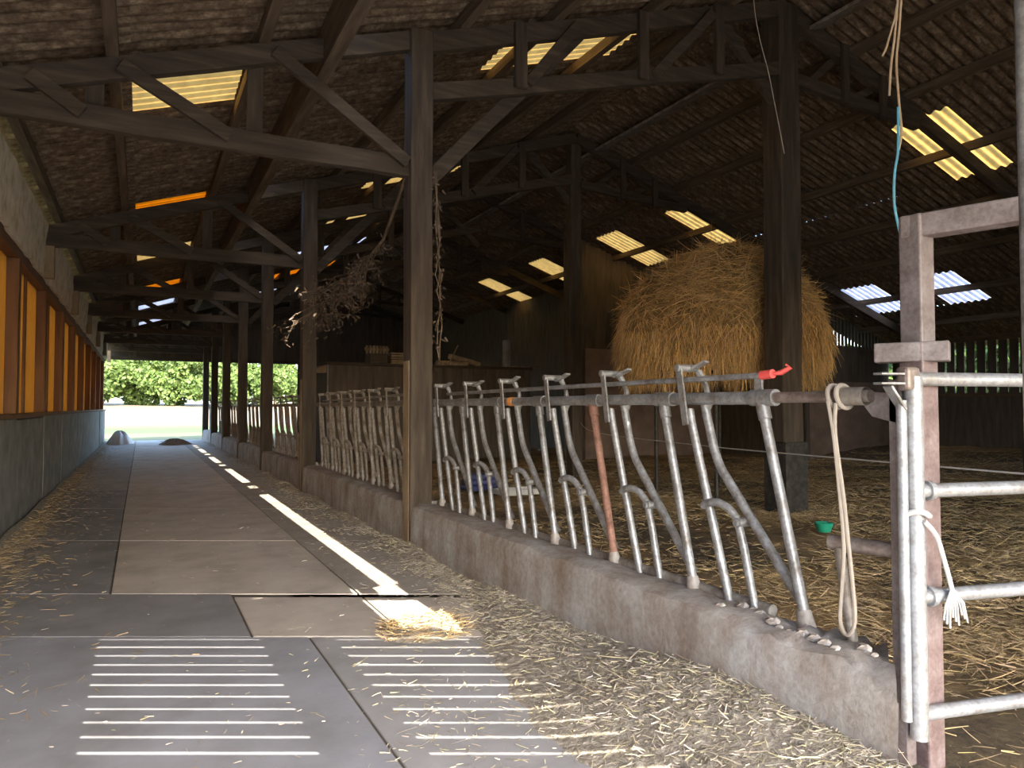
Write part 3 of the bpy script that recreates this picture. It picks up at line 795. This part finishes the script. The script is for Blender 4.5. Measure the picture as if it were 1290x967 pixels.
rope('electric_wire', [(8.4,13.0,1.18),(6.2,9.2,1.12),(5.0,5.6,1.12),(4.3,3.4,1.15),(3.42,.72,1.2)], .005, M['wire'], 'thin electric fence wire stretched across the pen', 'wire', 5)

# ================================================================== HAY HEAP ON ITS RACK
HX, HY = 8.95, 9.45
rk = thing('hay_rack', 'dark steel rack on legs carrying the hay heap', 'rack', (HX,HY,0))
for sx in (-1,1):
    for sy in (-1,1):
        MB().tube([(sx*.75,sy*.75,-.1),(sx*.75,sy*.75,2.1)], .035, 8).build('leg', M['dark_steel'], rk, True)
for k in range(7):
    MB().beam((-1.1,-1.05+.35*k,2.12),(1.1,-1.05+.35*k,2.12), .06, .05).build('deck_bar', M['dark_steel'], rk)
for sx in (-1,1): MB().beam((sx*.75,-1.1,2.07),(sx*.75,1.1,2.07), .07, .06).build('bearer', M['dark_steel'], rk)
prof = [(2.15,1.05),(2.15,1.50),(2.35,1.66),(2.75,1.74),(3.30,1.56),(3.70,1.30),(4.05,.92),(4.25,.5),(4.33,.0)]
def prad(z):
    for (z0,r0),(z1,r1) in zip(prof[1:-1], prof[2:]):
        if z0 <= z <= z1: return r0+(r1-r0)*(z-z0)/(z1-z0)
    return 0
hp = thing('hay_heap', 'huge shaggy golden hay heap raised on a rack behind the thick post', 'hay', (HX,HY,2.1))
v = []; f = []; na = 64
for k, (z, r_) in enumerate(prof):
    for a in range(na):
        an = 2*math.pi*a/na
        e = 1+.045*math.sin(3*an+z*2)+.03*math.sin(7*an+z*4)+.02*rnd.uniform(-1,1)
        v.append((r_*e*math.cos(an)+.12*(z-2.1)/2.2*CY, r_*e*math.sin(an)-.12*(z-2.1)/2.2*SY, z-2.1+.03*math.sin(5*an)))
for k in range(len(prof)-1):
    for a in range(na):
        f.append((k*na+a, k*na+(a+1)%na, (k+1)*na+(a+1)%na, (k+1)*na+a))
f.append(tuple(range(na-1,-1,-1)))
me = bpy.data.meshes.new('core'); me.from_pydata(v, [], f); me.update(); me.materials.append(M['hay_core'])
me.polygons.foreach_set('use_smooth', [True]*len(me.polygons))
o = link('core', me, hp)
n = 42000
zz = 2.05+2.28*rng.beta(1.05,1.25,n); an = rng.uniform(0,2*math.pi,n)
rr = np.array([prad(max(z,2.16)) for z in zz])*(1+.045*np.sin(3*an+zz*2)+.03*np.sin(7*an+zz*4))*rng.uniform(.97,1.03,n)
pos = np.stack([rr*np.cos(an)+.12*(zz-2.1)/2.2*CY, rr*np.sin(an)-.12*(zz-2.1)/2.2*SY, zz-2.1], 1)
tang = np.stack([-np.sin(an), np.cos(an), np.zeros(n)], 1); outw = np.stack([np.cos(an), np.sin(an), np.zeros(n)], 1)
low = np.clip((3.3-zz)/.8, 0, 1)[:,None]
down = np.zeros((n,3)); down[:,2] = -1
dirs = tang*rng.normal(0,.6,n)[:,None]*(1.25-low)+down*(low*.9+.25*rng.normal(0,1,n)[:,None]*(1-low)+.15)+outw*rng.uniform(-.05,.28,n)[:,None]
o = blades('hay_strands', pos, dirs, rng.uniform(.12,.38,n), rng.uniform(.005,.010,n), M['hay'], hp, droop=.08, tone=(.45,1.35)); o['kind'] = 'stuff'

# ================================================================== INNER ROOM AND WHAT LIES ON IT
RY = 19.5; RX0, RX1, RZ = 4.47, 10.75, 2.74
rm = thing('inner_room', 'dark flat-topped inner room with things stored on its roof', 'room', ((RX0+RX1)/2, RY+1.5, 0))
ox = (RX0+RX1)/2; oy = RY+1.5
n = 12
for i in range(n):
    xa = RX0+(RX1-RX0)*i/n-ox; xb_ = RX0+(RX1-RX0)*(i+1)/n-ox
    MB().box((xa+.002,-1.5,-.05),(xb_-.002,-1.46,RZ-.08)).build('wall_board', M['board'], rm)
for s in (0,1):
    xx = (RX0 if s == 0 else RX1-.04)-ox
    MB().box((xx,-1.46,-.05),(xx+.04,1.5,RZ-.08)).build('side_wall', M['board'], rm)
MB().box((RX0-ox-.05,-1.55,RZ-.08),(RX1-ox+.05,1.55,RZ)).build('flat_roof', M['wood_x'], rm, bevel=.01)
MB().hexa([(RX0-ox-.45,-1.5,RZ-.30),(RX0-ox-.03,-1.5,RZ-.30),(RX0-ox-.03,.2,RZ-.26),(RX0-ox-.45,.2,RZ-.26),(RX0-ox-.45,-1.5,RZ-.27),(RX0-ox-.03,-1.5,RZ-.08),(RX0-ox-.03,.2,RZ-.05),(RX0-ox-.45,.2,RZ-.24)]).build('canopy', M['wood_pale'], rm)
MB().box((RX0-ox-.02,-1.53,-.05),(RX0-ox+.02,-1.5,RZ-.05)).build('corner_trim', M['wall_concrete'], rm)
def onroof(px, Y=RY+.4):
    u = (px-645)/900; k = (SY+CY*u)/(CY-SY*u); return k*Y
X0 = onroof(470); X1 = onroof(508)
cr = thing('wooden_crate', 'wooden crate with an upright slatted back on the inner room roof', 'crate', ((onroof(463)+onroof(487))/2, RY+.5, RZ))
MB().box((-.25,-.25,0),(.25,.25,.30)).build('box', M['wood_x'], cr, bevel=.01)
for k in range(7): MB().box((-.22+.10*k,.28,.0),(-.16+.10*k,.31,.56)).build('slat', M['wood_pale'], cr)
MB().box((-.25,.31,.42),(.48,.335,.50)).build('rail', M['wood_pale'], cr)
for k in range(5):
    o = MB().box((-.26+.02*rnd.random(),-.25,0),(.26+.02*rnd.random(),.25,.055)).build('plank', M['wood_pale'], None, bevel=.004); o.location = (onroof(499)+.03, RY+.45, RZ+.07*k+.001)
    tag(o, 'pale sawn plank, %s from the bottom of the stack beside the crate' % ORD[k], 'plank', 'stacked planks on the inner room roof')
for k, (pa, pb, y1, y2, za, zb) in enumerate(((552,592,.5,.6,.085,.085),(568,613,.5,.95,.30,.11),(560,600,1.1,1.3,.085,.085))):
    xa, xb_ = onroof(pa), onroof(pb)
    o = MB().tube([(0,0,0),((xb_-xa)*.5,(y2-y1)/2,(zb-za)/2+.01),(xb_-xa,y2-y1,zb-za)], [.085,.08,.075], 10).build('log', M['log'], None, True)
    o.location = (xa, RY+y1, RZ+za); tag(o, ['log lying flat along the roof edge of the inner room','log resting slanted on the other logs on the inner room roof','log lying behind the slanted one on the inner room roof'][k], 'log')
o = MB().tube([(0,0,0),(.35,.1,.62)], .02, 7).build('stick', M['wood_pale'], None, True); o.location = (onroof(563), RY+.3, RZ+.02); tag(o, 'pale stick leaning up from the logs on the inner room roof', 'stick')
o = MB().tube([(0,0,0),(0,0,.86)], .13, 16, cap=True).build('plastic_pipe', M['wall_concrete'], None, True); o.location = (onroof(638), RY+.4, RZ); tag(o, 'upright pale pipe standing on the inner room roof', 'pipe')
o = MB().beam((0,0,.02),(1.1,0,.02), .12, .04).build('lath', M['wood_pale'], None); o.location = (onroof(635), RY+.15, RZ); tag(o, 'pale lath lying in front of the upright pipe', 'lath')
# things in the pen
tr = thing('white_tray', 'white tray lying on the bedding beyond the barrier', 'tray', (5.6, 10.6, .06))
MB().box((-.35,-.2,0),(.35,.2,.015)).build('base', M['white'], tr, bevel=.006)
for s in (-1,1):
    MB().box((-.35,s*.2-.01,0),(.35,s*.2+.01,.09)).build('side', M['white'], tr, bevel=.004); MB().box((s*.35-.01,-.2,0),(s*.35+.01,.2,.09)).build('side', M['white'], tr, bevel=.004)
nb = MB()
for k in range(3): nb.box((-.3+.01*k,-.18,.10*k),(.3-.01*k,.18,.10*k+.1))
o = nb.build('feed_sack', M['navy'], None, bevel=.04); o.location = (5.4, 11.7, .02); tag(o, 'navy plastic sack lying behind the white tray', 'sack')
gbk = thing('green_tub', 'small green plastic tub on the bedding near the thick post', 'tub', (7.25,5.9,.02))
MB().tube([(0,0,0),(0,0,.1)], [.07,.11], 12, cap=False).tube([(0,0,.01),(0,0,.02)], .07, 12).build('bowl', M['green'], gbk, True)
MB().tube([(.1*math.cos(a),.1*math.sin(a),.1) for a in np.linspace(0,2*math.pi,14)[:-1]], .01, 6, closed=True).build('rim', M['green'], gbk, True)

# ================================================================== STRAW
def zpen(x, y): return pen_z(x, y)
n = 90000
D = 3.0+rng.beta(1.0,1.7,n)*19; U = rng.uniform(-.30,.80,n)
x = D*(SY+CY*U); y = D*(CY-SY*U)
k = (x > 3.05)&(x < 20.5)&(y < 17.8)
mask = np.clip(.40+.45*np.sin(x*1.1+y*.6)+.35*np.sin(y*1.3-x*.5)+ (x-5.0)*.22, .06, 1)
k &= rng.uniform(0,1,n) < mask
k &= ~((x > 16.9)&(y > 14.3))
x = x[k]; y = y[k]
z = np.array([zpen(a, b_) for a, b_ in zip(x, y)])+.012
o = blades('loose_straw', np.stack([x,y,z],1), flat_dirs(len(x), .35), rng.uniform(.05,.20,len(x))*(.7+.03*x), rng.uniform(.003,.006,len(x))*(.7+.06*x), M['straw'], None, droop=.02, tone=(.25,1.0))
tag(o, 'loose golden straw strewn over the pen bedding', 'straw', kind='stuff')
# litter bank along the kerb
def bank_h(x, y):
    d = XK-x
    wd = .22+.09*math.sin(y*1.9)+(.85 if y < 3.0 else .85*max(0, 1-(y-3.0)/2.4)) ; hh = .055+.03*math.sin(y*2.7+1)+(.13 if y < 2.9 else .13*max(0, 1-(y-2.9)/1.8))
    if y > 9: hh *= .8
    s = max(0, 1-d/wd)
    return hh*s*s*(3-2*s)+.012*wav(x*9,y*8)*min(1,s*3)-.012
me = grid_mesh('litter', [1.1+.045*i for i in range(33)], [1.2+.075*i for i in range(440)], lambda x,y: bank_h(x,y), M['chaff'])
o = link('straw_litter', me); tag(o, 'bank of trodden chaff and straw lying along the kerb foot', 'straw', kind='stuff')
n = 30000
y = 1.6+rng.beta(.8,2.6,n)*26; d = rng.exponential(.20,n)*(1+1.9*np.clip((4.8-y)/2,0,1)); x = XK-.02-d; k = (x > .2)&(rng.uniform(0,1,n) < np.clip(.45+.5*np.sin(x*5.1+y*2.3)*np.sin(y*3.1-x*2.2)+np.clip((3.4-y),0,1)*.5, .08, 1))
x = x[k]; y = y[k]; z = np.array([max(0,bank_h(a,b_)) for a,b_ in zip(x,y)])+.006
o = blades('loose_straw', np.stack([x,y,z],1), flat_dirs(len(x), .28), rng.uniform(.015,.06,len(x))*np.where(rng.uniform(0,1,len(x))<.04,3.0,1), rng.uniform(.003,.0055,len(x)), M['straw_dull'], None, tone=(.45,1.3)); tag(o, 'loose pale straw scattered on the floor along the kerb', 'straw', kind='stuff')
# along the left wall and thin scatter
def lbank(x, y):
    d = x-XL; s = max(0, 1-d/(.55+.12*math.sin(y*1.3))); return (.06+.02*math.sin(y*2))*s*s+.008*wav(x*8,y*7)*min(1,s*3)-.012
me = grid_mesh('wall_litter', [XL+.035+.05*i for i in range(15)], [3+.12*i for i in range(270)], lambda x,y: lbank(x,y), M['chaff'])
o = link('straw_litter', me); tag(o, 'dark straw litter along the foot of the concrete wall', 'straw', kind='stuff')
n = 5200
y = 3+rng.beta(1,2,n)*30; x = XL+.12+rng.exponential(.22,n); k = x < .6; x = x[k]; y = y[k]
z = np.array([max(0,lbank(a,b_)) for a,b_ in zip(x,y)])+.006
o = blades('loose_straw', np.stack([x,y,z],1), flat_dirs(len(x), .2), rng.uniform(.03,.11,len(x)), rng.uniform(.003,.006,len(x)), M['straw'], None, tone=(.25,.9)); tag(o, 'loose straw scattered beside the concrete wall', 'straw', kind='stuff')
n = 900
D = rng.uniform(2.6,14,n); U = rng.uniform(-.72,.1,n); x = D*(SY+CY*U); y = D*(CY-SY*U); k = (x > XL+.1)&(x < XK-.1)
x = x[k]; y = y[k]
o = blades('loose_straw', np.stack([x,y,np.full(len(x),.006)],1), flat_dirs(len(x), .06), rng.uniform(.012,.045,len(x)), rng.uniform(.003,.005,len(x)), M['straw_dull'], None, tone=(.6,1.3)); tag(o, 'sparse straw bits strewn over the passage floor', 'straw', kind='stuff')
def heap(name, loc, rx, ry, h, mat, smat, label, cat, nb_):
    t = thing(name, label, cat, loc)
    v = []; f = []; na = 28; nr = 8
    for k in range(nr+1):
        s = k/nr
        for a in range(na):
            an_ = 2*math.pi*a/na; e = 1+.12*math.sin(3*an_+1)+.06*math.sin(7*an_)
            v.append((rx*s*e*math.cos(an_), ry*s*e*math.sin(an_), h*(1-s**2.4)*(1+.12*math.sin(5*an_+4*s))+.02*rnd.uniform(-1,1)*(1-s)-.01))
    for k in range(nr):
        for a in range(na): f.append((k*na+a, (k+1)*na+a, (k+1)*na+(a+1)%na, k*na+(a+1)%na))
    me = bpy.data.meshes.new('mound'); me.from_pydata(v, [], f); me.update(); me.materials.append(mat)
    me.polygons.foreach_set('use_smooth', [True]*len(me.polygons)); link('mound', me, t)
    if nb_:
        s = np.sqrt(rng.uniform(0,1,nb_)); a_ = rng.uniform(0,2*math.pi,nb_)
        p = np.stack([rx*s*np.cos(a_), ry*s*np.sin(a_), h*(1-s**2.4)], 1)
        o_ = blades('strands', p, flat_dirs(nb_, .4), rng.uniform(.03,.12,nb_), .005, smat, t); o_['kind'] = 'stuff'
    return t
heap('silage_heap', (1.2,31.9,0), .6, .5, .24, M['chaff'], M['straw_dull'], 'small heap of old feed on the floor near the far opening', 'heap', 400)
heap('straw_heap', (1.72,4.62,0), .32, .28, .07, M['chaff'], M['straw'], 'low sunlit clump of straw on the floor at the end of the light strip', 'straw', 700)
t = heap('plastic_sheet_heap', (-.80,33.6,0), .48, .9, .5, M['white'], M['white'], 'crumpled white plastic sheet piled at the wall end by the far opening', 'plastic sheet', 0)

# ================================================================== DRIED BRANCHES
dp = thing('dried_branch', 'bunch of dead brown branches with dry leaves hanging off the nearest barrier post', 'branch', (2.5,7.55,4.0))
bp = Vector((2.5,7.55,4.0))
def dl(px, py, D): return at(px,py,D)-bp
main = [dl(512,215,7.7), dl(500,250,8.0), dl(482,300,8.5), dl(462,325,9.0), dl(440,345,9.5), dl(415,372,10.0), dl(390,395,10.4)]
st_ = MB().tube(main, [.02,.02,.018,.016,.014,.012,.008], 6)
lp = []; ld = []
for p_ in range(95):
    s = rnd.uniform(.25,1)**.7*(len(main)-1.001); k = int(s); q = main[k].lerp(main[k+1], s-k)
    spread = .10+.24*(s/(len(main)-1))
    tip = q+Vector((rnd.gauss(0,spread*.8), rnd.gauss(0,spread*.8), rnd.uniform(-.55,.16)))
    mid_ = q.lerp(tip,.5)+Vector((rnd.gauss(0,.05),rnd.gauss(0,.05),rnd.uniform(0,.08)))
    st_.tube([q, mid_, tip], [.006,.004,.002], 4)
    for _ in range(11):
        r_ = mid_.lerp(tip, rnd.random()); lp.append(tuple(r_+Vector((rnd.gauss(0,.04),rnd.gauss(0,.04),rnd.gauss(0,.04))))); ld.append((rnd.gauss(0,1),rnd.gauss(0,1),rnd.gauss(-.8,.7)))
st_.build('twigs', M['bark'], dp, True)
o = blades('dry_leaves', lp, ld, rng.uniform(.03,.08,len(lp)), rng.uniform(.008,.028,len(lp)), M['leaf_dry'], dp, tone=(.5,1.7)); o['kind'] = 'stuff'
vp = thing('dried_vine', 'thin dead vine trailing down the pen side of the nearest barrier post', 'vine', (2.8,7.3,4.2))
vb = Vector((2.8,7.3,4.2)); vm = MB(); lp = []; ld = []
for k in range(3):
    P_ = [at(546+rnd.uniform(0,5),212,7.68)-vb]
    for py in range(235, 235+60*rnd.choice((2,3,4)), 22): P_.append(at(548+rnd.uniform(-1,9),py,7.66)-vb)
    vm.tube(P_, .006, 5)
    for q in P_[1:]:
        for _ in range(4): lp.append(tuple(q+Vector((rnd.gauss(0,.025),rnd.gauss(0,.025),rnd.gauss(0,.07))))); ld.append((rnd.gauss(0,1),rnd.gauss(0,1),rnd.gauss(-.8,.6)))
vm.build('stem', M['bark'], vp, True)
o = blades('dry_leaves', lp, ld, .05, .02, M['leaf_dry'], vp, tone=(.5,1.8)); o['kind'] = 'stuff'

# ================================================================== TREES OUTSIDE
def crown(name, rx, rz, n, lsize, seed):
    r_ = np.random.default_rng(seed); nb_ = 26
    c = r_.normal(size=(nb_,3)); c /= np.linalg.norm(c,axis=1)[:,None]; c *= r_.uniform(.35,.85,nb_)[:,None]; c *= (rx,rx,rz)
    k = r_.integers(0,nb_,n); d = r_.normal(size=(n,3)); d /= np.linalg.norm(d,axis=1)[:,None]
    p = c[k]+d*(rx*.33*r_.uniform(.75,1.05,n))[:,None]
    o_ = blades(name, p, r_.normal(size=(n,3)), lsize*r_.uniform(.6,1.3,n), lsize*.8, M['leaf'], None, tone=(.55,1.45))
    me_ = o_.data; bpy.data.objects.remove(o_); return me_
crowns = [crown('foliage', 4.2, 4.4, 9000, .42, s) for s in (3,5,8)]
hedge = crown('foliage', 1.9, 2.2, 4200, .22, 12)
trunk = MB().tube([(0,0,-.3),(.1,0,2.2),(0,.1,5)], [.32,.26,.14], 8).mesh('trunk', M['bark'], True)
strunk = MB().tube([(0,0,-.3),(.05,0,1.2),(0,.05,2.4)], [.10,.08,.05], 7).mesh('trunk', M['bark'], True)
tl_ = ['in the row beyond the stubble field']
for i in range(15):
    X = -28+5.6*i+rnd.uniform(-1,1); Y = 132+rnd.uniform(-4,9)
    z = land_z(X, Y); s = rnd.uniform(1.0,1.4)
    t = thing('broadleaf_tree', 'tall green broadleaf tree in the row beyond the stubble field', 'tree', (X,Y,z), 'trees beyond the field')
    c = link('foliage', crowns[i%3], t, (0,0,4.0*s)); c.rotation_euler = (0,0,rnd.uniform(0,6.28)); c.scale = (s,s,s*rnd.uniform(.9,1.1)); c['kind'] = 'stuff'
    link('trunk', trunk, t)
for i in range(9):
    X = 25.5+rnd.uniform(-.6,1.6); Y = 5+2.1*i
    t = thing('garden_tree', 'bushy green tree close behind the slatted wall', 'tree', (X,Y,-.16), 'trees behind the slatted wall')
    s = rnd.uniform(.9,1.15)
    c = link('foliage', hedge, t, (0,0,2.5*s)); c.rotation_euler = (0,0,rnd.uniform(0,6.28)); c.scale = (s,s,s); c['kind'] = 'stuff'
    link('trunk', strunk, t)
